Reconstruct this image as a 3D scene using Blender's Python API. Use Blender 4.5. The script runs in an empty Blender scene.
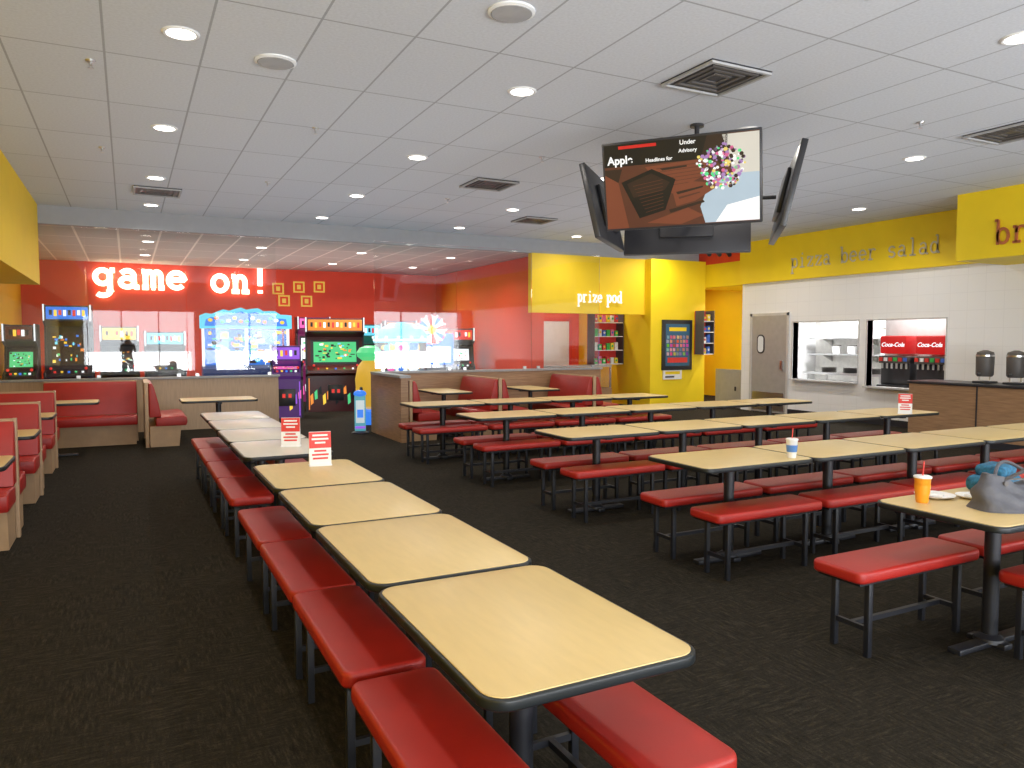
import bpy, bmesh, math, random
from mathutils import Vector, Matrix
random.seed(7)
SC=bpy.context.scene
COL=SC.collection
SC.view_settings.view_transform='Standard'
SC.view_settings.exposure=-0.12

# ---------------------------------------------------------------- materials
def mat(name,col,rough=.5,metal=0,noise=.08,scale=9,es=0,bump=0,bscale=60,coat=0,spec=.5,stretch=None,ecol=None):
    m=bpy.data.materials.new(name); m.use_nodes=True
    nt=m.node_tree; N=nt.nodes; L=nt.links
    p=N['Principled BSDF']
    tc=N.new('ShaderNodeTexCoord'); no=N.new('ShaderNodeTexNoise'); no.inputs['Scale'].default_value=scale
    no.inputs['Detail'].default_value=4
    if stretch:
        mp=N.new('ShaderNodeMapping'); mp.inputs['Scale'].default_value=stretch
        L.new(tc.outputs['Object'],mp.inputs[0]); L.new(mp.outputs[0],no.inputs[0])
    else: L.new(tc.outputs['Object'],no.inputs[0])
    cr=N.new('ShaderNodeValToRGB')
    cr.color_ramp.elements[0].position=.3; cr.color_ramp.elements[1].position=.7
    cr.color_ramp.elements[0].color=[c*(1-noise) for c in col]+[1]
    cr.color_ramp.elements[1].color=[min(1,c*(1+noise)) for c in col]+[1]
    L.new(no.outputs['Fac'],cr.inputs[0]); L.new(cr.outputs[0],p.inputs['Base Color'])
    p.inputs['Roughness'].default_value=rough; p.inputs['Metallic'].default_value=metal
    p.inputs['Specular IOR Level'].default_value=spec
    p.inputs['Coat Weight'].default_value=coat; p.inputs['Coat Roughness'].default_value=.15
    if es:
        p.inputs['Emission Strength'].default_value=es
        if ecol: p.inputs['Emission Color'].default_value=list(ecol)+[1]
        else: L.new(cr.outputs[0],p.inputs['Emission Color'])
    if bump:
        n2=N.new('ShaderNodeTexNoise'); n2.inputs['Scale'].default_value=bscale
        L.new(tc.outputs['Object'],n2.inputs[0])
        b=N.new('ShaderNodeBump'); b.inputs['Strength'].default_value=bump; b.inputs['Distance'].default_value=.01
        L.new(n2.outputs['Fac'],b.inputs['Height']); L.new(b.outputs[0],p.inputs['Normal'])
    return m

def brickmat(name,c1,c2,mortar,bw,rh,ms,axes='XY',rough=.8,off=(0,0),speck=0.0):
    m=bpy.data.materials.new(name); m.use_nodes=True
    nt=m.node_tree; N=nt.nodes; L=nt.links; p=N['Principled BSDF']
    g=N.new('ShaderNodeNewGeometry'); s=N.new('ShaderNodeSeparateXYZ'); c=N.new('ShaderNodeCombineXYZ')
    L.new(g.outputs['Position'],s.inputs[0])
    for i,a in enumerate(axes):
        ad=N.new('ShaderNodeMath'); ad.operation='ADD'; ad.inputs[1].default_value=off[i]
        L.new(s.outputs[a],ad.inputs[0]); L.new(ad.outputs[0],c.inputs[i])
    b=N.new('ShaderNodeTexBrick'); b.offset=0; b.squash=1
    b.inputs['Scale'].default_value=1; b.inputs['Brick Width'].default_value=bw; b.inputs['Row Height'].default_value=rh
    b.inputs['Mortar Size'].default_value=ms; b.inputs['Mortar Smooth'].default_value=.1
    b.inputs['Color1'].default_value=list(c1)+[1]; b.inputs['Color2'].default_value=list(c2)+[1]; b.inputs['Mortar'].default_value=list(mortar)+[1]
    L.new(c.outputs[0],b.inputs[0])
    if speck:
        n=N.new('ShaderNodeTexNoise'); n.inputs['Scale'].default_value=45; n.inputs['Detail'].default_value=3
        L.new(g.outputs['Position'],n.inputs[0])
        mx=N.new('ShaderNodeMix'); mx.data_type='RGBA'; mx.blend_type='MULTIPLY'; mx.inputs[0].default_value=speck
        L.new(b.outputs['Color'],mx.inputs[6]); L.new(n.outputs['Fac'],mx.inputs[7]); L.new(mx.outputs[2],p.inputs['Base Color'])
    else: L.new(b.outputs['Color'],p.inputs['Base Color'])
    p.inputs['Roughness'].default_value=rough
    return m

def carpetmat():
    m=bpy.data.materials.new('carpet_mat'); m.use_nodes=True
    nt=m.node_tree; N=nt.nodes; L=nt.links; p=N['Principled BSDF']
    g=N.new('ShaderNodeNewGeometry')
    def noise(sc,st,det,rough=.75):
        mp=N.new('ShaderNodeMapping'); mp.inputs['Scale'].default_value=st
        L.new(g.outputs['Position'],mp.inputs[0])
        n=N.new('ShaderNodeTexNoise'); n.inputs['Scale'].default_value=sc; n.inputs['Detail'].default_value=det; n.inputs['Roughness'].default_value=rough
        L.new(mp.outputs[0],n.inputs[0]); return n
    a=noise(11,(5,.8,1),6); b=noise(11,(.8,5,1),6); c=noise(2.2,(1,1,1),3); d=noise(90,(1,1,1),3)
    st=N.new('ShaderNodeMapRange'); st.inputs[1].default_value=.42; st.inputs[2].default_value=.58; L.new(c.outputs['Fac'],st.inputs[0])
    mx=N.new('ShaderNodeMix'); L.new(st.outputs[0],mx.inputs[0]); L.new(a.outputs['Fac'],mx.inputs[2]); L.new(b.outputs['Fac'],mx.inputs[3])
    a2=N.new('ShaderNodeMath'); a2.operation='MULTIPLY_ADD'; L.new(d.outputs['Fac'],a2.inputs[0]); a2.inputs[1].default_value=.35; L.new(mx.outputs[0],a2.inputs[2])
    cr=N.new('ShaderNodeValToRGB'); e=cr.color_ramp.elements
    e[0].position=.52; e[0].color=(.011,.0095,.007,1); e[1].position=.90; e[1].color=(.060,.050,.034,1)
    x=e.new(.69); x.color=(.024,.0200,.014,1)
    L.new(a2.outputs[0],cr.inputs[0]); L.new(cr.outputs[0],p.inputs['Base Color'])
    p.inputs['Roughness'].default_value=.95; p.inputs['Specular IOR Level'].default_value=.10
    bp=N.new('ShaderNodeBump'); bp.inputs['Strength'].default_value=.4; bp.inputs['Distance'].default_value=.01
    f=noise(160,(1,1,1),2); L.new(f.outputs['Fac'],bp.inputs['Height']); L.new(bp.outputs[0],p.inputs['Normal'])
    return m

def glassmat():
    m=bpy.data.materials.new('partition_glass'); m.use_nodes=True
    nt=m.node_tree; N=nt.nodes; L=nt.links
    N.remove(N['Principled BSDF']); out=N['Material Output']
    t=N.new('ShaderNodeBsdfTransparent'); t.inputs[0].default_value=(.97,.975,.97,1)
    gl=N.new('ShaderNodeBsdfGlossy'); gl.inputs['Roughness'].default_value=0.02
    fr=N.new('ShaderNodeFresnel'); fr.inputs['IOR'].default_value=1.5
    mx=N.new('ShaderNodeMixShader')
    L.new(fr.outputs[0],mx.inputs[0]); L.new(t.outputs[0],mx.inputs[1]); L.new(gl.outputs[0],mx.inputs[2]); L.new(mx.outputs[0],out.inputs[0])
    return m

M={}
M['carpet']=carpetmat()
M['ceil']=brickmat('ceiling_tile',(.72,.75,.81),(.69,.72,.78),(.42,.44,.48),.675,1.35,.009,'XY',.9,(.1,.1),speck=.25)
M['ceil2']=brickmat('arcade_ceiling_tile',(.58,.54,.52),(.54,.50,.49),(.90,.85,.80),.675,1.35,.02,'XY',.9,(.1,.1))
M['tile']=brickmat('white_wall_tile',(.90,.90,.90),(.89,.89,.89),(.83,.83,.83),.3,.3,.004,'YZ',.35)
M['yellow']=mat('yellow_paint',(.92,.62,.015),.6,noise=.03,scale=2)
M['yellow2']=mat('bright_yellow_paint',(.95,.69,.01),.55,noise=.03,scale=2)
M['red']=mat('red_paint',(.80,.065,.022),.6,noise=.05,scale=2)
M['white']=mat('white_paint',(.80,.81,.82),.6,noise=.03)
M['beam']=mat('grey_beam_paint',(.36,.37,.40),.7,noise=.03)
M['grey']=mat('grey_paint',(.4,.4,.41),.6)
M['lam']=mat('maple_laminate',(.67,.50,.225),.36,noise=.035,scale=7,stretch=(1,5,1))
M['lam_glare']=mat('glare_pale_laminate',(.70,.67,.59),.25,noise=.02,scale=5,stretch=(1,4,1))  # glare on the far table tops painted in as a paler base colour
M['black']=mat('black_powder_coat',(.012,.013,.018),.45)
M['edge']=mat('black_rubber_edge',(.010,.013,.015),.4)
M['vinyl']=mat('red_vinyl',(.38,.017,.011),.42,noise=.08,scale=6,bump=.12,bscale=250)
M['wood']=mat('wood_panel',(.33,.19,.10),.45,noise=.2,scale=4,stretch=(1,1,14))
M['woodl']=mat('light_wood_trim',(.46,.32,.20),.45,noise=.1,scale=4,stretch=(14,1,1))
M['cream']=mat('tan_laminate',(.46,.30,.17),.5,noise=.06)
M['cap']=mat('grey_stone_cap',(.30,.30,.30),.35,noise=.2,scale=60)
M['glass']=glassmat()
M['steel']=mat('stainless_steel',(.60,.60,.61),.28,metal=1,noise=.06,scale=3)
M['steelm']=mat('matte_steel_door',(.44,.43,.42),.4,metal=.3,noise=.05)
M['steelw']=mat('brushed_steel_trim',(.62,.62,.62),.4,metal=.2,noise=.05)
M['dark']=mat('dark_plastic',(.03,.03,.035),.35)
M['dgrey']=mat('dark_grey_metal',(.10,.09,.085),.5)
M['lens']=mat('lamp_lens',(1,.95,.88),.5,es=8,noise=.01)
M['glow']=mat('glow_letters',(1,.90,.68),.5,es=3.6,noise=.01)
M['wht']=mat('white_plastic',(.85,.85,.85),.4,noise=.02)
M['whtl']=mat('white_acrylic_letter',(.9,.9,.88),.4,noise=.02,es=.5)
M['paper']=mat('white_paper',(.85,.84,.82),.7,noise=.03)
M['redp']=mat('red_card',(.70,.04,.03),.5)
M['ltrgrey']=mat('brushed_letter_metal',(.62,.57,.42),.5,metal=.0)
M['ltrred']=mat('rust_letter',(.48,.14,.04),.5)
M['orange']=mat('orange_plastic',(.85,.32,.02),.35)
M['bagm']=mat('grey_leather',(.085,.085,.10),.6,bump=.5,bscale=25,noise=.25)
M['teal']=mat('teal_fabric',(.02,.13,.24),.8,noise=.5,scale=40)
M['tint']=mat('kitchen_wall',(.80,.79,.76),.6)
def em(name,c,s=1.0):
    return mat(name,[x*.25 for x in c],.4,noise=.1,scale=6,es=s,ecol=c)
E={k:em('lit_'+k,v[0],v[1]) for k,v in {
 'blue':((.04,.20,.75),1.2),'cyan':((.14,.62,.80),1.2),'green':((.08,.60,.22),1.1),'pink':((.85,.13,.45),1.2),'purple':((.28,.09,.65),1.2),
 'yellow':((.95,.62,.06),1.2),'red':((.75,.04,.03),1.0),'white':((.88,.92,.95),1.3),'orange':((.9,.28,.04),1.1),'brown':((.085,.026,.015),1),
 'dbrown':((.025,.012,.009),1),'rbrown':((.17,.045,.022),1),'tblue':((.40,.50,.58),1),'black':((.006,.006,.008),.5),'lav':((.36,.20,.45),1),
 'twhite':((.80,.80,.80),1.1),'tcream':((.60,.57,.50),1),'gyellow':((.85,.5,.05),.7),'logored':((.80,.02,.02),.6),'bpink':((.62,.12,.28),1),'byel':((.75,.6,.15),1)}.items()}

# ---------------------------------------------------------------- mesh builder
class B:
    def __init__(s): s.bm=bmesh.new(); s.mats=[]
    def mi(s,m):
        if m not in s.mats: s.mats.append(m)
        return s.mats.index(m)
    def _mark(s,before,m):
        i=s.mi(m)
        for f in s.bm.faces:
            if f not in before: f.material_index=i
    def box(s,x0,x1,y0,y1,z0,z1,m,bev=0,seg=2):
        bf=set(s.bm.faces)
        r=bmesh.ops.create_cube(s.bm,size=1,matrix=Matrix.Translation(((x0+x1)/2,(y0+y1)/2,(z0+z1)/2))@Matrix.Diagonal((abs(x1-x0),abs(y1-y0),abs(z1-z0),1)))
        if bev:
            es=list({e for v in r['verts'] for e in v.link_edges})
            bmesh.ops.bevel(s.bm,geom=es,offset=bev,segments=seg,affect='EDGES',profile=.5)
        s._mark(bf,m); return s
    def cyl(s,p0,p1,r,m,r2=None,seg=20):
        p0=Vector(p0);p1=Vector(p1);d=p1-p0; r2=r if r2 is None else r2
        bf=set(s.bm.faces)
        mt=Matrix.Translation((p0+p1)/2)@d.to_track_quat('Z','Y').to_matrix().to_4x4()
        bmesh.ops.create_cone(s.bm,cap_ends=True,segments=seg,radius1=r,radius2=r2,depth=d.length,matrix=mt)
        s._mark(bf,m); return s
    def sph(s,c,r,m,seg=16):
        if not isinstance(r,(tuple,list)): r=(r,r,r)
        bf=set(s.bm.faces)
        bmesh.ops.create_uvsphere(s.bm,u_segments=seg,v_segments=seg//2+2,radius=1,matrix=Matrix.Translation(c)@Matrix.Diagonal((r[0],r[1],r[2],1)))
        s._mark(bf,m); return s
    def poly(s,pts,m):
        f=s.bm.faces.new([s.bm.verts.new(p) for p in pts]); f.material_index=s.mi(m); return s
    def prism(s,pts,axis,a0,a1,m,bev=0):
        bf=set(s.bm.faces)
        def P(p,a):
            return {'x':(a,p[0],p[1]),'y':(p[0],a,p[1]),'z':(p[0],p[1],a)}[axis]
        v0=[s.bm.verts.new(P(p,a0)) for p in pts]; v1=[s.bm.verts.new(P(p,a1)) for p in pts]
        fs=[s.bm.faces.new(v0),s.bm.faces.new(v1[::-1])]
        n=len(pts)
        for i in range(n):
            fs.append(s.bm.faces.new((v0[i],v1[i],v1[(i+1)%n],v0[(i+1)%n])))
        bmesh.ops.recalc_face_normals(s.bm,faces=fs)
        if bev:
            es=list({e for f in fs[:2] for e in f.edges})
            bmesh.ops.bevel(s.bm,geom=es,offset=bev,segments=3,affect='EDGES',profile=.5)
        s._mark(bf,m); return s
    def lathe(s,prof,c,m,seg=24,cap=True):
        i=s.mi(m); rings=[]
        for r,z in prof:
            rings.append([s.bm.verts.new((c[0]+r*math.cos(2*math.pi*k/seg),c[1]+r*math.sin(2*math.pi*k/seg),c[2]+z)) for k in range(seg)])
        for a,b in zip(rings,rings[1:]):
            for k in range(seg):
                f=s.bm.faces.new((a[k],a[(k+1)%seg],b[(k+1)%seg],b[k])); f.material_index=i
        if cap:
            for rg in (rings[0][::-1],rings[-1]):
                f=s.bm.faces.new(rg); f.material_index=i
        return s
    def obj(s,name,parent=None,loc=(0,0,0),rot=(0,0,0),smooth=True,**props):
        me=bpy.data.meshes.new(name); s.bm.to_mesh(me); s.bm.free()
        for m in s.mats: me.materials.append(m)
        if smooth:
            for p in me.polygons: p.use_smooth=True
            me.set_sharp_from_angle(angle=math.radians(35))
        o=bpy.data.objects.new(name,me); COL.objects.link(o)
        o.location=loc; o.rotation_euler=rot
        if parent: o.parent=parent
        for k,v in props.items(): o[k]=v
        return o
def rrect(x0,x1,y0,y1,r,n=6):
    pts=[]
    for cx,cy,a in ((x1-r,y1-r,0),(x0+r,y1-r,90),(x0+r,y0+r,180),(x1-r,y0+r,270)):
        for k in range(n+1):
            t=math.radians(a+90*k/n); pts.append((cx+r*math.cos(t),cy+r*math.sin(t)))
    return pts
def thing(name,label,cat,loc=(0,0,0),rot=0,group=None):
    o=bpy.data.objects.new(name,None); o.empty_display_size=.1; COL.objects.link(o)
    o.location=loc; o.rotation_euler=(0,0,rot); o['label']=label; o['category']=cat
    if group: o['group']=group
    return o
def dup(root,loc,rot=None,label=None):
    def cp(o,par):
        n=o.copy(); COL.objects.link(n)
        if par: n.parent=par
        for c in list(o.children): cp(c,n)
        return n
    n=cp(root,None); n.location=loc
    if rot is not None: n.rotation_euler=(0,0,rot)
    if label: n['label']=label
    return n
def struct(b,name,**k):
    return b.obj(name,kind='structure',smooth=False,**k)

# ---------------------------------------------------------------- slab lettering
def arc(cx,cy,rx,ry,a0,a1,n=14):
    return [(cx+rx*math.cos(math.radians(a0+(a1-a0)*k/n)),cy+ry*math.sin(math.radians(a0+(a1-a0)*k/n))) for k in range(n+1)]
G={
'o':[arc(.5,.5,.37,.42,0,360,26)],
'n':[[(.24,.05),(.24,.95)],[(.04,.92),(.24,.92)],[(.04,.06),(.44,.06)],arc(.5,.6,.26,.32,180,0)+[(.76,.06)],[(.58,.06),(.98,.06)]],
'm':[[(.16,.05),(.16,.95)],[(.0,.92),(.16,.92)],[(.0,.06),(.3,.06)],arc(.335,.68,.175,.24,180,0)+[(.51,.06)],arc(.685,.68,.175,.24,180,0)+[(.86,.06)],[(.42,.06),(.6,.06)],[(.74,.06),(1.02,.06)]],
'a':[[(.17,.78)]+arc(.45,.66,.28,.27,140,0)+[(.73,.12),(.8,.06),(.96,.06)],arc(.43,.3,.3,.24,0,360,20)],
'e':[[(.14,.52),(.86,.52)]+arc(.5,.5,.37,.42,5,318,22)],
'g':[arc(.44,.56,.32,.36,0,360,22),[(.76,.92),(.76,-.15)]+arc(.44,-.15,.32,.27,0,-140,12),[(.76,.92),(.98,.92)]],
'!':[[(.5,.42),(.5,1.5)],[(.5,.0),(.5,.17)]],
'p':[[(.22,.95),(.22,-.46)],[(.02,.92),(.22,.92)],[(.02,-.46),(.44,-.46)],arc(.55,.5,.33,.42,0,360,22)],
'b':[[(.22,.0),(.22,1.42)],[(.02,1.4),(.22,1.4)],arc(.55,.48,.33,.42,0,360,22)],
'd':[[(.78,.0),(.78,1.42)],[(.58,1.4),(.78,1.4)],[(.78,.06),(.98,.06)],arc(.45,.48,.33,.42,0,360,22)],
'r':[[(.3,.05),(.3,.95)],[(.08,.92),(.3,.92)],[(.08,.06),(.58,.06)],arc(.62,.58,.32,.34,180,40)],
'i':[[(.5,.05),(.5,.92)],[(.28,.92),(.5,.92)],[(.2,.06),(.8,.06)],[(.5,1.2),(.5,1.38)]],
'l':[[(.5,.05),(.5,1.4)],[(.28,1.4),(.5,1.4)],[(.2,.06),(.8,.06)]],
'z':[[(.16,.7),(.16,.93),(.84,.93),(.16,.06),(.84,.06),(.84,.3)]],
's':[arc(.5,.71,.3,.22,20,270,14)+arc(.5,.27,.31,.22,90,-160,14)[1:]],
}
def text(parent,s,x,z,h,adv,w,depth,m,y=0):
    """slab letters in XZ plane, front at y, facing -Y, one child mesh per letter"""
    for ch in s:
        if ch in G:
            b=B(); mi=b.mi(m)
            for st in G[ch]:
                P=[Vector((p[0]*adv*.92,p[1]*h)) for p in st]
                n=len(P); closed=(P[0]-P[-1]).length<1e-4
                Ls=[];Rs=[]
                for i in range(n):
                    a=P[i-1] if i>0 else (P[-2] if closed else P[0]); c=P[i+1] if i<n-1 else (P[1] if closed else P[-1])
                    d=(c-a).normalized()
                    k=1.0
                    if 0<i<n-1 or closed:
                        d1=(P[i]-a).normalized()
                        k=min(1.6,1/max(.3,abs(d.dot(d1))))
                    nn=Vector((-d.y,d.x))*(w/2*k)
                    Ls.append(P[i]+nn);Rs.append(P[i]-nn)
                V=[[b.bm.verts.new((x+q.x,yy,z+q.y)) for q in (l,r) for yy in (y,y+depth)] for l,r in zip(Ls,Rs)]
                for i in range(n-1):
                    A=V[i];Bv=V[i+1]
                    for f in ((A[0],A[2],Bv[2],Bv[0]),(A[1],Bv[1],Bv[3],A[3]),(A[0],Bv[0],Bv[1],A[1]),(A[2],A[3],Bv[3],Bv[2])):
                        fc=b.bm.faces.new(f); fc.material_index=mi
                for A in ([V[0],V[-1]] if not closed else []):
                    fc=b.bm.faces.new((A[0],A[1],A[3],A[2])); fc.material_index=mi
            bmesh.ops.recalc_face_normals(b.bm,faces=b.bm.faces[:])
            b.obj('letter',parent,smooth=False)
        x+=adv
def fonttext(s,size,m,parent,loc,rot,name,ext=.002,off=0.0,shear=0):
    cu=bpy.data.curves.new('t','FONT'); cu.body=s; cu.size=size; cu.extrude=ext; cu.offset=off; cu.align_x='CENTER'; cu.align_y='CENTER'; cu.shear=shear
    o=bpy.data.objects.new('t',cu); COL.objects.link(o)
    dg=bpy.context.evaluated_depsgraph_get(); me=bpy.data.meshes.new_from_object(o.evaluated_get(dg))
    bpy.data.objects.remove(o); me.materials.clear(); me.materials.append(m)
    n=bpy.data.objects.new(name,me); COL.objects.link(n); n.parent=parent; n.location=loc; n.rotation_euler=rot
    return n
R90=math.radians(90)

# ================================================================ ROOM SHELL
CZ=3.8; AZ=3.5; PY=14.5; RX=12.6
struct(B().box(-2.4,15.2,-3.2,21.4,-.1,0,M['carpet']),'floor')
struct(B().box(-2.4,RX+.3,-3.2,PY+.1,CZ,CZ+.1,M['ceil']),'ceiling')
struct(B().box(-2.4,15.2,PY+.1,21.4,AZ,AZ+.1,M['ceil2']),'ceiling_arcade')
struct(B().box(-1.25,RX,PY,PY+.1,AZ,CZ,M['beam']),'trim_1')
struct(B().box(-2.3,-2.2,-3.1,21.3,0,CZ,M['yellow']),'wall_left')
struct(B().box(-2.2,-1.25,-3.0,PY,2.5,CZ,M['yellow']),'wall_soffit_left')
struct(B().box(-2.2,8.3,21.0,21.1,0,AZ,M['red']),'wall_back')
struct(B().box(8.2,8.3,14.66,21.0,0,AZ,M['red']),'wall_arcade_right')
struct(B().box(8.3,15,17.4,17.5,0,AZ,M['red']),'wall_prize_room')
# front wall behind the viewer with window openings
b=B(); wins=[(-1.5,2.4),(3.1,7.1),(8.3,12.2)]
b.box(-2.3,RX,-3.1,-3.0,0,.35,M['white']); b.box(-2.3,RX,-3.1,-3.0,2.75,CZ,M['white'])
xs=[-2.3]+[v for w in wins for v in w]+[RX]
for i in range(0,len(xs),2): b.box(xs[i],xs[i+1],-3.1,-3.0,.35,2.75,M['white'])
struct(b,'wall_front')
for i,(a,c) in enumerate(wins):
    b=B()
    b.box(a,c,-3.09,-3.01,.35,.40,M['steelm']); b.box(a,c,-3.09,-3.01,2.70,2.75,M['steelm'])
    for k in range(4):
        x=a+(c-a-.045)*k/3; b.box(x,x+.045,-3.09,-3.01,.40,2.70,M['steelm'])
    struct(b,'window_%d'%(i+1))
    l=bpy.data.lights.new('window_daylight','AREA'); l.shape='RECTANGLE'; l.size=c-a; l.size_y=2.4; l.energy=245; l.color=(.92,.96,1)
    o=bpy.data.objects.new('window_daylight',l); COL.objects.link(o); o.location=((a+c)/2,-3.4,1.55)
    o.rotation_euler=(math.radians(97),0,0)
    # sunlit pavement outside bouncing light up to the ceiling
    l=bpy.data.lights.new('pavement_bounce','AREA'); l.shape='RECTANGLE'; l.size=c-a; l.size_y=2.0; l.energy=380; l.color=(.97,.98,1)
    o=bpy.data.objects.new('pavement_bounce',l); COL.objects.link(o); o.location=((a+c)/2,-5.4,.2)
    o.rotation_euler=(math.radians(115),0,0)
# right wall
b=B()
Y0,Y1=-3.0,13.0
A=(9.9,11.5,.78,1.97); D=(8.15,9.7,.72,1.97)
t0,t1=RX,RX+.15
b.box(t0,t1,Y0,Y1,1.97,2.87,M['tile']); b.box(t0,t1,Y0,Y1,0,.72,M['tile'])
b.box(t0,t1,Y0,D[0],.72,1.97,M['tile']); b.box(t0,t1,D[1],A[0],.72,1.97,M['tile']); b.box(t0,t1,A[1],Y1,.72,1.97,M['tile'])
b.box(t0,t1,A[0],A[1],.72,.78,M['tile'])
struct(b,'wall_right')
struct(B().box(RX-.1,RX+.15,7.2,Y1,2.87,CZ,M['yellow2']),'wall_right_upper')
struct(B().box(11.3,RX+.15,-3.0,7.2,2.8,CZ,M['yellow2']),'wall_soffit_right')
struct(B().box(t0+.01,15,Y1,PY+.3,2.87,3.42,M['yellow2']),'wall_hall_header')
struct(B().box(t0+.01,15,Y1,PY+.3,3.42,CZ,M['red']),'wall_hall_header_upper')
struct(B().box(15,15.1,7,17.5,0,CZ,M['yellow2']),'wall_hall_end')
struct(B().box(t1,15,12.9,13.0,0,2.87,M['white']),'wall_hall_side')
struct(B().box(14.9,15,7.1,12.9,0,2.87,M['tint']),'wall_kitchen_back')
struct(B().box(t1,14.9,7.0,7.1,0,2.87,M['tint']),'wall_kitchen_side')
struct(B().box(t1,14.9,7.1,12.9,2.80,2.87,M['white']),'ceiling_kitchen')
# prize pod fascia and pier
struct(B().box(7.9,10.95,PY-.02,PY+.15,2.2,AZ,M['yellow']),'wall_prize_fascia')
struct(B().box(10.95,RX,PY-.25,PY+.15,0,CZ-.3,M['yellow2']),'wall_prize_pier')
struct(B().box(10.95,12.0,PY+.15,17.4,0,AZ,M['yellow2']),'wall_prize_side')
struct(B().box(7.9,8.2,PY-.02,PY+.15,0,2.2,M['red']),'wall_prize_jamb')
# door in right wall
b=B(); b.box(RX-.03,RX-.001,11.6,11.66,0,2.19,M['steelw']); b.box(RX-.03,RX-.001,12.66,12.72,0,2.19,M['steelw']); b.box(RX-.03,RX-.001,11.6,12.72,2.13,2.19,M['steelw'])
b.box(RX-.022,RX-.001,11.66,12.66,0.01,2.13,M['steelm'])
b.prism(rrect(12.28,12.5,1.3,1.72,.1),'x',RX-.032,RX-.02,M['dark']); b.prism(rrect(12.31,12.47,1.33,1.69,.07),'x',RX-.035,RX-.03,M['white'])
b.box(RX-.03,RX-.02,11.7,12.62,.05,.45,M['steel']); b.box(RX-.06,RX-.02,11.74,11.8,.95,1.15,M['steel'])
struct(b,'door_1')
# baseboards
struct(B().box(RX-.02,RX-.001,2,11.6,0,.12,M['dark']),'baseboard_right')
# half walls
def halfwall(n,x0,x1,y0,y1,h,m=None):
    struct(B().box(x0,x1,y0,y1,0,h-.04,m or M['woodl']),'wall_partition_'+n)
    struct(B().box(x0-.0,x1+.03,y0-.03,y1+.03,h-.04,h,M['cap'],bev=.008),'trim_'+{'low':'2','nook':'3','wing':'4'}[n])
halfwall('low',-2.2,2.5,PY,PY+.12,.95)
halfwall('nook',3.75,8.45,12.6,12.72,1.05,M['wood'])
struct(B().box(3.75,3.87,11.1,12.6,0,1.01,M['wood']),'wall_partition_wing')
struct(B().box(3.72,3.90,11.07,12.57,1.01,1.05,M['cap']),'trim_4')
# glass panes
def pane(x0,x1,y,z0,z1,alongy=False,grp='partition panes'):
    t=thing('glass_panel','clear frameless glass panel on half wall','glass panel',(x0,y,z0),R90 if alongy else 0,grp)
    w=x1-x0; b=B(); b.box(.005,w-.005,-.005,.005,.0,z1-z0,M['glass']); b.obj('pane',t,smooth=False)
    for cx in (.15,w-.15): B().box(cx-.03,cx+.03,-.015,.015,0,.05,M['steel']).obj('clamp',t)
for i in range(3): pane(-2.15+1.55*i,-2.15+1.55*(i+1),PY+.06,.95,3.49)
for i in range(3): pane(3.8+1.55*i,3.8+1.55*(i+1),12.66,1.05,3.3)

# ================================================================ CEILING FIXTURES
def downlight():
    t=thing('downlight','round recessed ceiling downlight, lit','ceiling light',(0,0,0),0,'recessed ceiling downlights')
    b=B(); b.lathe([(.10,-.010),(.118,-.012),(.13,-.002),(.13,0)],(0,0,0),M['wht'],cap=False); b.obj('trim_ring',t)
    B().cyl((0,0,-.009),(0,0,-.001),.10,M['lens']).obj('lens',t)
    return t
d0=None
def lamp(x,y,z,e,sz=.2,col=(1,.93,.84)):
    l=bpy.data.lights.new('downlight_lamp','AREA'); l.shape='DISK'; l.size=sz; l.energy=e; l.color=col; l.spread=math.radians(150)
    o=bpy.data.objects.new('downlight_lamp',l); COL.objects.link(o); o.location=(x,y,z-.03)
for x in (.4,3.17,5.85,8.55,11.0):
    for y in (.6,3.3,6.0,8.7,11.4,13.7):
        if x==11.0 and y<8: continue
        if d0 is None: d0=downlight(); d0.location=(x,y,CZ)
        else: dup(d0,(x,y,CZ))
        lamp(x,y,CZ,(26 if x>9 else 17) if y>5 else 11)
for x in (.4,2.5,4.6,6.7):
    for y in (16.2,18.8):
        dup(d0,(x,y,AZ)); lamp(x,y,AZ,44)
for x in (10.0,13.6): lamp(x,16,AZ,30)
dup(d0,(10.0,16,AZ))
lamp(13.8,9.2,2.78,85,.6,(1,.99,.97)); lamp(13.8,11.4,2.78,85,.6,(1,.99,.97)); lamp(13.6,13.8,2.86,60)
# added upward fill lamps that brighten the ceiling, no fixtures there
for (x,y,e) in ((2.0,3.5,12),(7.5,3.5,12),(2.0,8.0,25),(7.5,8.0,26),(2.2,12.0,29),(8.0,12.0,29)):
    l=bpy.data.lights.new('ceiling_fill','AREA'); l.shape='RECTANGLE'; l.size=5.2; l.size_y=4.2; l.energy=e; l.color=(.82,.90,1)
    o=bpy.data.objects.new('ceiling_fill',l); COL.objects.link(o); o.location=(x,y,2.0); o.rotation_euler=(math.pi,0,0)
l=bpy.data.lights.new('arcade_fill','AREA'); l.shape='RECTANGLE'; l.size=8; l.size_y=4.5; l.energy=60; l.color=(1,.82,.70)  # added fill lamp without a fixture, lightens the arcade ceiling
o=bpy.data.objects.new('arcade_fill',l); COL.objects.link(o); o.location=(3,17.7,2.4); o.rotation_euler=(math.pi,0,0)
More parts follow.
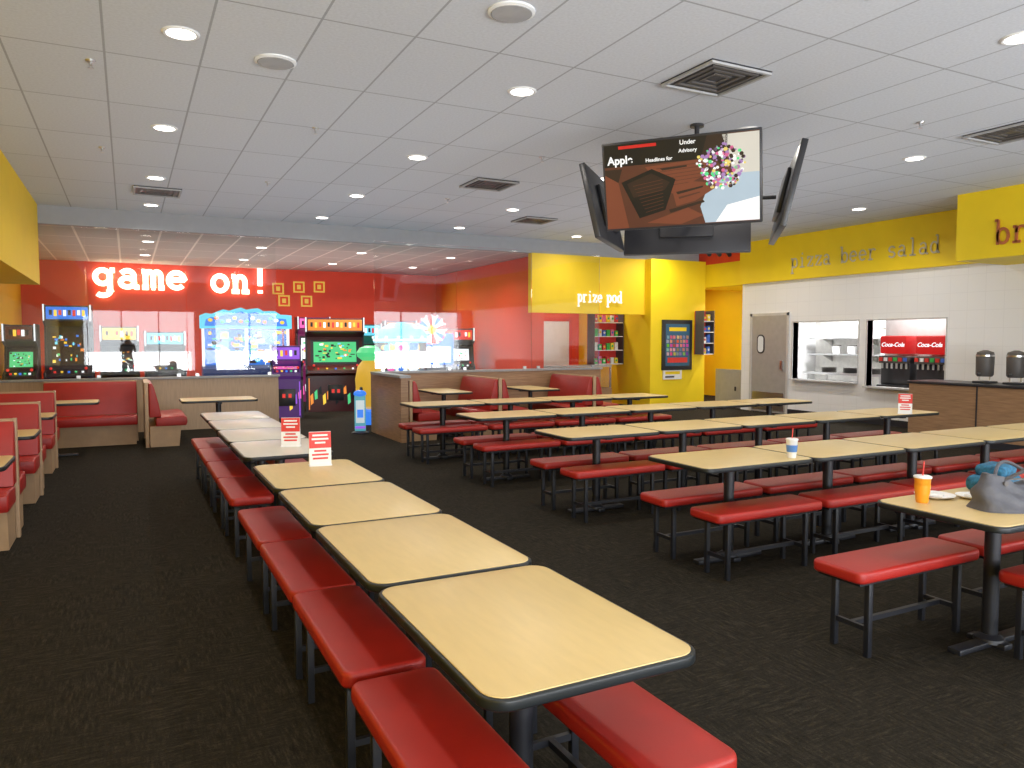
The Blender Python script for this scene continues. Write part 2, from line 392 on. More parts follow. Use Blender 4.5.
# vents
def vent():
    t=thing('air_vent','square louvered ceiling air diffuser','air vent',(0,0,0),0,'ceiling air diffusers')
    b=B(); s=.32
    for k in range(4):
        a=s-.075*k
        for (x0,x1,y0,y1) in ((-a,a,-a,-a+.03),(-a,a,a-.03,a),(-a,-a+.03,-a+.03,a-.03),(a-.03,a,-a+.03,a-.03)):
            b.box(x0,x1,y0,y1,-.03+.005*k,-.012+.004*k,M['dgrey'] if k else M['grey'])
    b.obj('louvers',t); B().box(-s,s,-s,s,-.008,0,M['dark']).obj('backing',t,smooth=False)
    return t
v0=vent(); v0.location=(4.45,4.95,CZ)
for p in ((4.6,9.7),(8.4,4.8),(.45,12.4),(6.7,12.2)): dup(v0,(p[0],p[1],CZ))
def speaker():
    t=thing('ceiling_speaker','round grey perforated ceiling speaker','speaker',(0,0,0),0,'ceiling speakers')
    B().lathe([(.16,0),(.16,-.012),(.14,-.02)],(0,0,0),M['white'],cap=False).obj('ring',t)
    B().lathe([(.14,-.012),(.135,-.022),(.01,-.026)],(0,0,0),M['grey']).obj('grille',t); return t
s0=speaker(); s0.location=(1.1,6.25,CZ); dup(s0,(2.35,4.6,CZ)); dup(s0,(6.9,7.7,CZ))
def sprinkler():
    t=thing('fire_sprinkler','small chrome pendant fire sprinkler','sprinkler',(0,0,0),0,'fire sprinklers')
    b=B(); b.lathe([(.04,0),(.035,-.012),(.012,-.015),(.012,-.04),(.004,-.045),(.004,-.055),(.022,-.058),(.022,-.062)],(0,0,0),M['steel'],12); b.obj('head',t); return t
p0=sprinkler(); p0.location=(1.8,8,CZ)
for p in ((1.8,11),(4.5,8),(7.2,8),(4.5,11),(7.2,5),(4.2,3.3),(-.2,6.9),(-.2,9.9)): dup(p0,(p[0],p[1],CZ))

# ================================================================ TABLES AND BENCHES
def table(L,W,lam,group,label):
    t=thing('dining_table',label,'table',(0,0,0),0,group)
    B().prism(rrect(-L/2+.012,L/2-.012,-W/2+.012,W/2-.012,.065),'z',.744,.7515,lam,bev=.001).obj('table_top',t)
    B().prism(rrect(-L/2,L/2,-W/2,W/2,.075),'z',.718,.7485,M['edge'],bev=.006).obj('edge_band',t)
    b=B(); b.cyl((0,0,.02),(0,0,.715),.038,M['black']); b.obj('pedestal',t)
    b=B(); b.box(-.26,.26,-.03,.03,.695,.717,M['black']); b.box(-.03,.03,-.22,.22,.69,.714,M['black']); b.obj('top_bracket',t)
    b=B(); b.box(-.30,.30,-.035,.035,0,.03,M['black'],bev=.006); b.box(-.035,.035,-.10,.10,0,.03,M['black'],bev=.006); b.lathe([(.075,.02),(.07,.04),(.045,.06)],(0,0,0),M['black']); b.obj('base',t)
    return t
def bench(L,group,label):
    t=thing('bench',label,'bench',(0,0,0),0,group); W=.31
    B().prism(rrect(-L/2,L/2,-W/2,W/2,.045),'z',.398,.46,M['vinyl'],bev=.017).obj('seat',t)
    B().box(-L/2+.03,L/2-.03,-W/2+.03,W/2-.03,.382,.400,M['black']).obj('seat_board',t)
    for sx in (-1,1):
        for sy in (-1,1):
            x=sx*(L/2-.13); y=sy*(W/2-.055)
            B().box(x-.015,x+.015,y-.015,y+.015,0,.384,M['black'],bev=.003).obj('leg',t)
    x=L/2-.13
    b=B()
    for sx in (-1,1): b.box(sx*x-.01,sx*x+.01,-W/2+.070,W/2-.070,.13,.155,M['black'])
    b.box(-x+.01,x-.01,-.012,.012,.13,.155,M['black']); b.obj('stretcher',t)
    return t
TL=.925; TW=.66
g1='tables of the long lengthwise row'
tA=table(TL,TW,M['lam'],g1,'maple laminate table with black edge on a pedestal')
bA=bench(.93,'benches of the lengthwise row','red vinyl bench with black metal legs')
cx=1.055
ys=[2.0,2.945,3.88,4.83]
first=True
for i,y in enumerate(ys+[6.12,7.06,8.0,8.94]):
    if i==0: tA.location=(cx,y,0); tA.rotation_euler=(0,0,R90)
    elif i<4: dup(tA,(cx,y,0),R90)
    elif i==4:
        tP=table(TL,TW,M['lam_glare'],'tables of the far lengthwise row','laminate table coloured pale for glare, with black edge on a pedestal'); tP.location=(cx,y,0); tP.rotation_euler=(0,0,R90)
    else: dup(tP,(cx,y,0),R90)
    for s in (-1,1):
        yy=y-(.04 if i==0 else 0)
        if first: bA.location=(cx+s*.275,yy,0); bA.rotation_euler=(0,0,R90); first=False
        else: dup(bA,(cx+s*.275,yy,0),R90)
tB=None;bB=None
RL=1.03
for r,(yc,n,x0) in enumerate(((2.3,2,3.49),(4.1,5,3.36),(5.87,5,3.38),(7.68,5,3.34),(9.42,4,3.25))):
    for k in range(n):
        x=x0+RL*(k+.5)
        dn,df=(.30,-.36) if r==0 else (0,0)
        if tB is None:
            tB=table(RL-.01,.68,M['lam'],'tables of the crosswise rows','maple laminate table with black edge on a pedestal'); tB.location=(x,yc,0)
            bB=bench(.98,'benches of the crosswise rows','red vinyl bench with black metal legs'); bB.location=(x+dn,yc-.28,0); dup(bB,(x+df,yc+.28,0))
        else:
            dup(tB,(x,yc,0)); dup(bB,(x+dn,yc-.28,0)); dup(bB,(x+df,yc+.28,0))
tc=dup(tB,(1.15,11.6,0)); 

# ---- booths
def booth(Lx,double,label,group):
    t=thing('booth_bench',label,'booth seat',(0,0,0),0,group); h=Lx/2
    sides=(-1,1) if double else (-1,)
    for s in sides:
        def Q(pts): return [(s*p[0],p[1]) for p in pts]
        B().prism(Q([(.045,0),(.44,0),(.47,.31),(.045,.31)]),'x',-h+.02,h-.02,M['cream']).obj('base',t)
        B().prism(Q([(.13,.31),(.54,.31),(.56,.36),(.55,.43),(.50,.46),(.13,.44)]),'x',-h+.0,h-.0,M['vinyl'],bev=.015).obj('seat',t)
        B().prism(Q([(.04,.45),(.20,.45),(.17,.65),(.11,.90),(.08,.95),(.04,.95)]),'x',-h,h,M['vinyl'],bev=.015).obj('backrest',t)
    if double: pr=[(-.03,0),(.03,0),(.03,.97),(-.03,.97)]
    else: pr=[(.02,0),(-.03,0),(-.03,.97),(.02,.97)]
    for sx in (-1,1):
        a=sx*(h-.006); B().prism(pr,'x',a-.016,a+.016,M['cream'],bev=.004).obj('end_panel',t)
    B().box(-h+.02,h-.02,-.05,.05 if double else .02,.951,.965,M['cream']).obj('top_rail',t)
    return t
bd=booth(1.35,True,'double-sided red vinyl booth seat with tan ends','double-sided booth seats')
bd.location=(-1.5,7.2,0); dup(bd,(-1.5,9.05,0)); dup(bd,(-1.5,10.9,0))
dup(bd,(5.45,11.75,0),R90); dup(bd,(7.3,11.75,0),R90)
bs=booth(1.25,False,'single red vinyl booth seat with tan ends','single booth seats')
bs.location=(-.52,13.3,0)
dup(bs,(.22,12.95,0),R90)
dup(bs,(3.93,11.8,0),R90) ; 
tw=table(1.15,.62,M['lam'],'booth tables','maple laminate booth table with black edge')
tw.location=(-1.33,8.12,0)
for p in ((-1.33,6.28),(-1.33,9.97),(-.95,11.95)): dup(tw,(p[0],p[1],0))
dup(tw,(4.72,11.75,0),R90); dup(tw,(6.38,11.75,0),R90)

# ================================================================ TABLE ITEMS
def card(loc,rot):
    t=thing('menu_stand','small red and white promotional table card','table card',loc,rot,'table cards')
    B().box(-.075,.075,-.035,.035,0,.008,M['wht']).obj('base',t)
    b=B(); b.prism([(-.02,.008),(.02,.008),(.004,.23),(-.004,.23)],'x',-.072,.072,M['paper']); b.obj('card',t)
    b=B()
    def q(x0,x1,z0,z1,m,o=.0015):
        f=lambda z:-.02+(z-.008)/(.222)*.016-o
        b.poly([(x0,f(z0),z0),(x1,f(z0),z0),(x1,f(z1),z1),(x0,f(z1),z1)],m)
    q(-.072,.072,.12,.228,M['redp'])
    for z,w in ((.2,.05),(.175,.055),(.15,.035)): q(-w,w,z,z+.012,M['paper'],.0025)
    for z,w in ((.095,.04),(.07,.055),(.045,.05)): q(-w,w,z,z+.012,M['redp'],.0025)
    b.obj('print',t,smooth=False); return t
TZ=.752
c0=card((1.14,5.08,TZ),-.1); dup(c0,(1.14,6.1,TZ),-.35); dup(c0,(7.95,5.6,TZ),-.9); 
def cup(loc,m,lab,band):
    t=thing('drink_cup',lab,'cup',loc)
    B().lathe([(.028,0),(.031,.01),(.04,.125),(.043,.13)],(0,0,0),m).obj('cup_body',t)
    b=B(); b.lathe([(.0345,.045),(.039,.095)],(0,0,0),band,cap=False); b.bm.transform(Matrix.Scale(1.02,4,(1,0,0))@Matrix.Scale(1.02,4,(0,1,0))); b.obj('printed_band',t)
    B().lathe([(.044,.13),(.044,.138),(.036,.142)],(0,0,0),M['wht']).obj('lid',t)
    b=B(); b.cyl((0,0,.14),(.008,0,.215),.0035,M['redp'],seg=8); b.obj('straw',t)
cup((3.68,2.48,TZ),M['orange'],'orange plastic cup with straw on table',M['orange'])
cup((4.24,3.86,TZ),M['wht'],'white paper cup with blue band and straw',mat('blue_print',(.1,.25,.6),.5))
def plate(loc,r=.1):
    t=thing('paper_plate','white paper plate with napkin','plate',loc,0,'paper plates')
    B().lathe([(r*.6,.0),(r,.015),(r*1.0,.018),(r*.6,.005)],(0,0,0),M['paper']).obj('plate',t)
    b=B(); b.box(-.05,.05,-.04,.04,.006,.02,M['paper'],bev=.004); b.obj('napkin',t,rot=(0.05,0.1,.5))
plate((3.86,2.53,TZ)); plate((4.02,2.42,TZ),.085)
# handbag
t=thing('handbag','grey leather handbag lying on table','bag',(3.98,2.17,TZ),-.35)
b=B()
bmesh.ops.create_cube(b.bm,size=1); bmesh.ops.subdivide_edges(b.bm,edges=b.bm.edges[:],cuts=9,use_grid_fill=True)
for v in b.bm.verts:
    x,y,z=v.co*2; z=(z+1)/2
    wx=.235*(1-.16*z*z); wy=.11*(1-.72*z)
    k=1/max(1,(x**4+y**4)**.25)
    crease=.010*math.sin(z*14+x*5)*(1-abs(y)*.3)
    v.co=Vector((x*wx*k+.01*math.sin(z*9),y*wy*k+crease,max(0,z*(.155-.03*math.cos(x*3.1))+.006*math.sin(x*9)*z)))
b.mi(M['bagm']); b.obj('bag_body',t,smooth=True)
for s in (-1,1):
    b=B(); pts=[(-.11+.22*k/14,s*(.03+.07*math.sin(math.pi*k/14)),.15+.07*math.sin(math.pi*k/14)) for k in range(15)]
    for a,c in zip(pts,pts[1:]): b.cyl(a,c,.009,M['bagm'],seg=8)
    b.obj('handle',t)
for s in (-1,1): B().cyl((s*.11,-.05,.135),(s*.11,-.036,.135),.012,M['dgrey'],seg=12).obj('ring',t)
B().box(-.16,.16,-.008,.008,.145,.152,M['dgrey']).obj('zipper',t)
t=thing('folded_jacket','blue patterned folded jacket beside handbag','clothing',(4.34,2.50,TZ),.2)
b=B(); b.box(-.15,.15,-.1,.1,0,.09,M['teal'],bev=.035,seg=3); b.box(-.1,.12,-.08,.07,.085,.15,M['teal'],bev=.025,seg=3); b.obj('cloth',t)

# ================================================================ TVS
tc_=(5.25,6.1)
t=thing('tv_ceiling_mount','black ceiling pole mount holding four televisions','tv mount',(tc_[0],tc_[1],CZ))
b=B(); b.cyl((0,0,0),(0,0,-.025),.07,M['dark']); b.cyl((0,0,-.02),(0,0,-.85),.025,M['dark']); b.obj('pole',t)
b=B(); b.box(-.07,.07,-.07,.07,-.88,-.66,M['dark'],bev=.01); b.obj('hub',t)
TA=[math.radians(-42+90*k) for k in range(4)]
OFF=.88
for a in TA:
    b=B(); n=Vector((math.sin(a),-math.cos(a),0)); b.cyl((n*.05)+Vector((0,0,-.77)),n*(OFF-.1)+Vector((0,0,-.77)),.02,M['dark'],seg=10); b.obj('arm',t)
def tv(k,lab,on):
    a=TA[k]
    n=Vector((math.sin(a),-math.cos(a),0)); c=Vector((tc_[0],tc_[1],3.03))+n*OFF
    if on: c+=Vector((-.16,-.0,0)); a=math.radians(-51)
    if k==3: c+=n*.04+Vector((.04,.12,-.04)); a=math.radians(-42+270-4)
    if k==2: c+=Vector((-.04,.14,-.05))
    t=thing('television',lab,'television',c,0,'televisions on the ceiling mount'); t.rotation_euler=(math.radians(13),0,a)
    w,h=(.71,.40) if k!=3 else (.66,.38)
    b=B(); b.box(-w,w,-.03,.03,-h,h,M['dark'],bev=.008); b.box(-.3,.3,.03,.07,-.22,.22,M['dark'],bev=.01); b.obj('frame',t)
    b=B(); W=w-.02; H=h-.02; y=-.0315
    def q(pts,m,k=0): b.poly([(p[0]*W,y-.0004*k,p[1]*H) for p in pts],m)
    if on:
        q([(-1,-1),(1,-1),(1,1),(-1,1)],E['brown'])
        q([(-1,-1),(-.70,-1),(-.82,.1),(-1,.3)],E['rbrown'],1)
        q([(-1,.3),(-.82,.1),(-.76,.42),(-1,.42)],E['dbrown'],1)
        q([(-.45,.42),(.42,.5),(.3,.1),(-.1,-.25),(-.3,.1)],E['rbrown'],1)
        for k2 in range(7):
            z=.36-.08*k2; q([(-.3+.04*k2,z),(.36,z+.06),(.36,z+.045),(-.3+.04*k2,z-.015)],E['brown'],2)
        q([(-.25,.35),(.1,.38),(.1,.34),(-.22,.30)],E['dbrown'],3)
        q([(.15,.5),(.36,1),(.62,1),(.6,.4)],E['dbrown'],1)
        q([(-1,.48),(.28,.48),(.36,1),(-1,1)],E['black'],2)
        q([(-.78,.10),(-.36,.36),(-.05,.08),(-.2,-.62),(-.55,-.78)],E['black'],3)
        q([(-.70,.06),(-.37,.26),(-.13,.02),(-.2,-.15),(-.62,-.28)],E['dbrown'],4)
        for k2 in range(9):
            z=.04-.08*k2; q([(-.62+.02*k2,z-.04),(-.22,z+.06),(-.22,z+.048),(-.62+.02*k2,z-.052)],E['brown'],5)
        q([(-.1,-.15),(.15,.0),(.55,-.1),(.2,-.45),(-.05,-.55)],E['rbrown'],3)
        q([(-.05,-.22),(.3,-.12),(.3,-.16),(-.03,-.28)],E['dbrown'],4)
        q([(-.02,-.34),(.26,-.25),(.26,-.28),(-.01,-.39)],E['brown'],4)
        q([(-.45,-.9),(.1,-.6),(.3,-.8),(.0,-.98)],E['rbrown'],3)
        q([(-.15,-.62),(.3,-.45),(.32,-.5),(-.13,-.70)],E['dbrown'],4)
        q([(.40,-.0),(.75,.1),(1,.1),(1,-.98),(.32,-.98),(.26,-.6)],E['tblue'],2)
        q([(.45,-.98),(.6,-.6),(1,-.45),(1,-.98)],E['twhite'],3)
        q([(.55,.98),(1,.98),(1,.0),(.7,.0)],E['tcream'],1)
        rr=random.Random(3); ms=[E['twhite'],E['lav'],E['byel'],E['lav'],E['green'],E['dbrown'],E['bpink'],E['lav'],E['dbrown'],E['twhite']]
        for k2 in range(230):
            ax=rr.uniform(0,6.28); rad=math.sqrt(rr.random()); px=.54+.30*rad*math.cos(ax)*(1+.15*math.sin(ax*3)); pz=.28+.50*rad*math.sin(ax); s=rr.uniform(.012,.03)
            q([(px+s*math.cos(j*1.047),pz+s*1.7*math.sin(j*1.047)) for j in range(6)],ms[k2%10],5+k2%3)
    else:
        q([(-1,-1),(1,-1),(1,1),(-1,1)],E['brown']); q([(-1,-1),(.2,-1),(.4,1),(-1,1)],E['tblue'],1); q([(-.8,-.8),(.0,-.8),(.2,.6),(-.7,.5)],E['dbrown'],2)
    b.obj('screen',t,smooth=False)
    if on:
        fonttext('Apple',.10,E['twhite'],t,(-.54,-.0345,.235),(R90,0,0),'caption',ext=.0003,off=.003)
        fonttext('Headlines for',.045,E['twhite'],t,(-.18,-.0345,.215),(R90,0,0),'caption',ext=.0003,off=.001)
        fonttext('Under',.055,E['twhite'],t,(.08,-.0345,.34),(R90,0,0),'caption',ext=.0003,off=.001)
        fonttext('Advisory',.045,E['twhite'],t,(.08,-.0345,.27),(R90,0,0),'caption',ext=.0003,off=.001)
        B().poly([(-.55,-.0345,.335),(-.20,-.0345,.335),(-.20,-.0345,.362),(-.55,-.0345,.362)],E['logored']).obj('banner',t,smooth=False)
tv(0,'black flat television showing news and flowers',True)
for k in (1,2,3): tv(k,'black flat television angled away on ceiling mount',False)

# ================================================================ SIGNS
t=thing('wall_lettering','glowing white lowercase letters reading game on','sign',(0,20.9,2.88))
text(t,'game',-.72,0,.46,.54,.12,.06,M['glow']); text(t,'on!',1.95,-.04,.46,.50,.12,.06,M['glow'])
t=thing('wall_lettering','white lowercase letters reading prize pod','sign',(9.05,PY-.07,2.45))
text(t,'prize',0,0,.19,.135,.030,.03,M['whtl']); text(t,'pod',.79,0,.19,.145,.030,.03,M['whtl'])
t=thing('wall_lettering','grey metal lowercase letters reading pizza beer salad','sign',(RX-.12,11.5,3.10),-R90)
text(t,'pizza beer salad',0,0,.22,.205,.028,.008,M['ltrgrey'])
t=thing('wall_lettering','rust coloured lowercase letters reading br','sign',(11.27,6.62,2.98),-R90)
text(t,'br',0,0,.25,.24,.038,.02,M['ltrred'])
# square frames on red wall
for k,(x,z) in enumerate(((3.65,2.98),(4.2,3.04),(4.75,3.06),(3.8,2.66),(4.4,2.66))):
    t=thing('wall_square_sign','small yellow outlined square sign on red wall','sign',(x,20.98,z),0,'small yellow square signs')
    b=B()
    for (x0,x1,z0,z1) in ((-.15,.15,-.15,-.11),(-.15,.15,.11,.15),(-.15,-.11,-.11,.11),(.11,.15,-.11,.11)): b.box(x0,x1,-.03,0,z0,z1,E['gyellow'])
    b.obj('frame',t,smooth=False)
    B().box(-.05,.05,-.02,.0,-.06,.06,E['gyellow']).obj('print',t)

# ================================================================ ARCADE MACHINES
def cabinet(name,lab,loc,rot,w,d,h,body,scr,marq,trim,cat='arcade machine'):
    t=thing(name,lab,cat,loc,rot); W=w/2
    pr=[(.1,0),(.1,.78),(-.1,.86),(-.1,.95),(.2,1.04),(.34,h-.42),(.06,h-.34),(.04,h),(d,h),(d,0)]
    for s in (-1,1): B().prism(pr,'x',s*W-.02,s*W+.02,trim,bev=.004).obj('side_panel',t)
    p2=[(.13,0),(.13,.8),(-.06,.87),(-.06,.93),(.22,1.02),(.37,h-.43),(.09,h-.32),(.07,h-.02),(d-.02,h-.02),(d-.02,0)]
    B().prism(p2,'x',-W+.02,W-.02,body).obj('body',t,smooth=False)
    z0,z1=1.06,h-.5; yf=lambda z:.222+(z-1.02)/(h-.43-1.02)*.15-.006
    b=B()
    def sq(x0,x1,a,c,m,k=0):
        za=z0+(z1-z0)*a; zc=z0+(z1-z0)*c
        b.poly([(x0*W,yf(za)-.002*k,za),(x1*W,yf(za)-.002*k,za),(x1*W,yf(zc)-.002*k,zc),(x0*W,yf(zc)-.002*k,zc)],m)
    sq(-.85,.85,0,1,M['dark']); sq(-.75,.75,.08,.92,scr,1)
    rr=random.Random(int(w*100+h*37))
    cs=[E['white'],marq,E['dbrown'],E['yellow'],scr,E['black'],E['cyan'],E['black'],E['green'],E['orange'],E['dbrown']]
    for k in range(44):
        x=rr.uniform(-.72,.58); a=rr.uniform(.1,.82); sq(x,x+rr.uniform(.04,.16),a,a+rr.uniform(.03,.09),cs[rr.randrange(11)],2+k*.1)
    b.obj('screen',t,smooth=False)
    b=B(); b.box(-W+.04,W-.04,.045,.075,h-.29,h-.05,marq,bev=.008)
    nn=max(3,int(w/.10))
    for k in range(nn):
        x=-W+.12+(2*W-.24)*k/(nn-1); b.box(x-.025,x+.025,.036,.045,h-.21-.02*(k%2),h-.11,[E['white'],E['yellow'],E['red']][k%3] if k%4 else E['black'])
    b.obj('marquee',t)
    b=B()
    for k in range(int(w/.09)):
        x=-W+.08+.09*k; b.poly([(x,.128,.15+.12*(k%3)),(x+.06,.128,.2+.1*(k%3)),(x+.05,.128,.42+.08*(k%3)),(x-.01,.128,.36+.08*(k%3))],[marq,scr,E['black'],E['yellow']][k%4])
    b.obj('front_artwork',t,smooth=False)
    for k in range(5): B().cyl((-W*.6+k*W*.3,.02+.02*(k%2),.93),(-W*.6+k*W*.3,.02+.02*(k%2),.985),.022,[E['red'],E['yellow'],E['blue'],E['green'],E['white']][k],seg=12).obj('button',t)
    for s in (-1,1): B().cyl((s*W*.75,-.0,.92),(s*W*.75,-.02,1.03),.012,M['dark'],seg=8).sph((s*W*.75,-.02,1.04),.028,E['red'],10).obj('joystick',t)
    b=B(); b.box(-.17,.17,.1,.13,.25,.6,M['dark'],bev=.006); b.box(-.09,-.03,.09,.1,.42,.5,E['red']); b.box(.03,.09,.09,.1,.42,.5,E['red']); b.obj('coin_door',t)
    for s in (-1,1): B().box(s*W-.012,s*W+.012,.02,.04,h-.32,h,E['white']).obj('light_strip',t); B().box(s*(W-.05)-.01,s*(W-.05)+.01,.118,.13,.05,.75,marq).obj('light_strip',t)
    return t
dk=M['dark']
cabinet('arcade_cabinet','dark red arcade cabinet with lit screen',(4.1,16.6,0),-.2,1.25,1.0,2.1,mat('dark_red_body',(.09,.01,.01),.3),E['green'],E['orange'],dk)
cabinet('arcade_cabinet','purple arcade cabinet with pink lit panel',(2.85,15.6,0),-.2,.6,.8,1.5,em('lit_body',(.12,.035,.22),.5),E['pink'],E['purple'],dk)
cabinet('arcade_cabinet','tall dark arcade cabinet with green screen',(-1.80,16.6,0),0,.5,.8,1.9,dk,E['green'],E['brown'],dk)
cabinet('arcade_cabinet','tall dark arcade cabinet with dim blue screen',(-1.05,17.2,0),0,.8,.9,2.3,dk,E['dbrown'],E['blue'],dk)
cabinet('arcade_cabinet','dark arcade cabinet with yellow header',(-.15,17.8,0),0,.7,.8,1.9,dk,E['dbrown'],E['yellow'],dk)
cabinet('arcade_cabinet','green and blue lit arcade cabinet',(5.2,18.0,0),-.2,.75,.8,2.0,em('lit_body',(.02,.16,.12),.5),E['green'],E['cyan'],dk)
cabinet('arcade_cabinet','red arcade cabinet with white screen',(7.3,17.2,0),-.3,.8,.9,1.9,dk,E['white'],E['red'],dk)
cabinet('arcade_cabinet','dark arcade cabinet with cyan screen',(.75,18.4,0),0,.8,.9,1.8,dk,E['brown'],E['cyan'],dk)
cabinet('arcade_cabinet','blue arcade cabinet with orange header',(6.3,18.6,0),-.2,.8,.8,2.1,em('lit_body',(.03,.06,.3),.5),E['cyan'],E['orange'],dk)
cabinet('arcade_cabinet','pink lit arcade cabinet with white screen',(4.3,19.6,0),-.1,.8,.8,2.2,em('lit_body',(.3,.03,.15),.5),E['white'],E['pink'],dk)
# large wide machine with blue canopy
t=thing('redemption_game','wide lit redemption game with blue canopy','arcade machine',(2.45,18.2,0),-.05)
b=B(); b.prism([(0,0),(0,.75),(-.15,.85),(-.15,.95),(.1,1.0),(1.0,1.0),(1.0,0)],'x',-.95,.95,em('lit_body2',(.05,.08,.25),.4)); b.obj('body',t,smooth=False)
b=B(); b.box(-.92,.92,.15,.95,1.0,1.85,M['glass']); b.obj('glass_case',t,smooth=False)
b=B(); b.box(-.9,.9,.9,.94,1.0,1.85,E['blue']); 
rr=random.Random(11)
for k in range(110):
    x=rr.uniform(-.85,.75); z=rr.uniform(1.02,1.75); b.box(x,x+rr.uniform(.04,.16),.88-.001*k,.9,z,z+rr.uniform(.03,.1),[E['white'],E['blue'],E['yellow'],E['green'],E['dbrown'],E['orange'],E['cyan']][k%7])
b.obj('play_field',t)
for x in (-.93,0,.93): B().box(x-.03,x+.03,.1,.14,1.0,1.9,E['white']).obj('post',t)
n=16; top=[(-1.0+2.0*k/n,2.15+.17*math.sin(math.pi*k/n)+.03*math.sin(k*2.1)) for k in range(n+1)]
b=B(); b.prism([(-1.0,1.86)]+[(1.0,1.86)]+top[::-1],'y',-.05,.15,E['cyan']); b.prism([(-.9,1.92),(.9,1.92)]+[(p[0]*.87,p[1]-.09) for p in top[::-1]],'y',-.07,-.05,E['blue']); 
for k in range(13): b.sph((-.78+.13*k,-.08,2.05+.05*math.sin(k*2)),(.05,.02,.04),[E['yellow'],E['orange'],E['green'],E['white']][k%4],12)
b.obj('canopy',t)
# wheel machine
t=thing('wheel_game','prize wheel arcade game with lit round wheel','arcade machine',(5.95,15.4,0),-.25)
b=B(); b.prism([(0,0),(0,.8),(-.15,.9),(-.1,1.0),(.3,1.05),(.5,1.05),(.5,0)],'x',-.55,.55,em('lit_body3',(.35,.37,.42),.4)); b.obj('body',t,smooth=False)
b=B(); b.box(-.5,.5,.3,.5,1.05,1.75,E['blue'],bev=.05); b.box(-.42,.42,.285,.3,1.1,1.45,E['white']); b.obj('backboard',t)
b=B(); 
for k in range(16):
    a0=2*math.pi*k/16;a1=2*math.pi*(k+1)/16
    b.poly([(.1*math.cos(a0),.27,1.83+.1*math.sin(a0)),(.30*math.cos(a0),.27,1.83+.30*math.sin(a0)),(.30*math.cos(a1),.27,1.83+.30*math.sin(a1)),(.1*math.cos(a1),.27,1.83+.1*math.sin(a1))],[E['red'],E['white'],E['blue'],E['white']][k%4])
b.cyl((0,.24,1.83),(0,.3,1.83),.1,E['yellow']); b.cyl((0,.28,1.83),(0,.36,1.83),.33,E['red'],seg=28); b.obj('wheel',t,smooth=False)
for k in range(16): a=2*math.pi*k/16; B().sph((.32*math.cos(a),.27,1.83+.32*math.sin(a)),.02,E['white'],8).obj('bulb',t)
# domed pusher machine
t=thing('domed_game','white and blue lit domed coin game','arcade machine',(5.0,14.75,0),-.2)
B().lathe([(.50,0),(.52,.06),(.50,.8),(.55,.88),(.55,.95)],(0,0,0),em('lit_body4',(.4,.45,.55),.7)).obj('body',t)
B().lathe([(.52,.95),(.52,1.55)],(0,0,0),M['glass'],cap=False).obj('glass_case',t)
b=B()
for k in range(26):
    a=k*.9; b.sph(((.2+.08*(k%3))*math.cos(a),(.2+.08*(k%3))*math.sin(a),1.02+.14*(k%4)),.06,[E['white'],E['cyan'],E['blue'],E['yellow'],E['pink']][k%5],10)
b.lathe([(.12,.95),(.12,1.55)],(0,0,0),E['white']); b.obj('play_field',t)
B().lathe([(.57,1.55),(.57,1.66),(.45,1.82),(.24,1.93),(.02,1.96)],(0,0,0),E['cyan']).obj('dome',t)
B().lathe([(.575,1.58),(.58,1.60),(.575,1.62)],(0,0,0),E['white'],cap=False).obj('dome_band',t)
for k in range(14): a=2*math.pi*k/14; B().sph((.57*math.cos(a),.57*math.sin(a),1.65),.03,E['white'],8).obj('bulb',t)
# yellow kiddie ride
t=thing('kiddie_ride','rounded yellow and green coin ride','kiddie ride',(4.1,14.0,0),-.2)
B().lathe([(.27,0),(.29,.05),(.27,.25),(.23,.28)],(0,0,0),E['blue']).obj('base',t)
B().lathe([(.05,.28),(.18,.34),(.25,.6),(.27,.85),(.22,1.1),(.12,1.22)],(0,0,0),E['gyellow']).obj('body',t)
b=B(); b.lathe([(.12,1.2),(.22,1.28),(.24,1.36),(.18,1.45),(.05,1.49)],(0,0,0),E['green']); b.obj('roof',t)
for s in (-1,1): B().cyl((s*.16,-.16,.6),(s*.18,-.29,.7),.03,M['dark'],seg=10).obj('handle',t)
# sanitizer kiosk
t=thing('sanitizing_station','white and teal lit floor kiosk','kiosk',(3.52,12.6,0),-.25); t.scale=(.85,.85,.92)
B().lathe([(.17,0),(.17,.02),(.1,.05)],(0,0,0),M['dark']).obj('base',t)
b=B(); b.box(-.11,.11,-.07,.07,.04,.72,em('kiosk_body',(.12,.42,.5),.8),bev=.03); b.obj('body',t)
b=B(); b.box(-.085,.085,-.085,-.068,.2,.62,em('kiosk_panel',(.6,.68,.7),.9),bev=.006); b.box(-.06,.06,-.09,-.084,.3,.45,E['blue']); b.obj('front_panel',t)
b=B(); b.sph((0,0,.74),(.13,.1,.07),E['blue'],14); b.obj('top',t)
B().box(-.1,.1,-.12,-.07,.1,.14,E['purple']).obj('tray',t)

# ================================================================ PRIZE AREA
t=thing('framed_poster','black framed colourful poster on yellow pier','poster',(11.72,PY-.27,1.48))
b=B(); b.box(-.45,.45,-.03,.018,-.6,.6,M['dark'],bev=.01); b.obj('frame',t)
b=B()
b.poly([(-.36,-.032,-.5),(.36,-.032,-.5),(.36,-.032,.5),(-.36,-.032,.5)],mat('poster_base',(.03,.12,.22),.4))
rr=random.Random(5)
for k in range(35):
    x=-.34+.097*(k%7)+rr.uniform(0,.02); z=-.25+.1*(k//7)
    b.poly([(x,-.034,z),(x+.07,-.034,z),(x+.07,-.034,z+.07),(x,-.034,z+.08)],mat('poster_ink',(.1+rr.random()*.7,.05+rr.random()*.5,rr.random()*.5),.5))
b.poly([(-.26,-.034,.33),(.26,-.034,.33),(.26,-.034,.42),(-.26,-.034,.42)],M['yellow2'])
b.poly([(-.3,-.034,-.42),(.3,-.034,-.42),(.3,-.034,-.3),(-.3,-.034,-.3)],M['redp'])
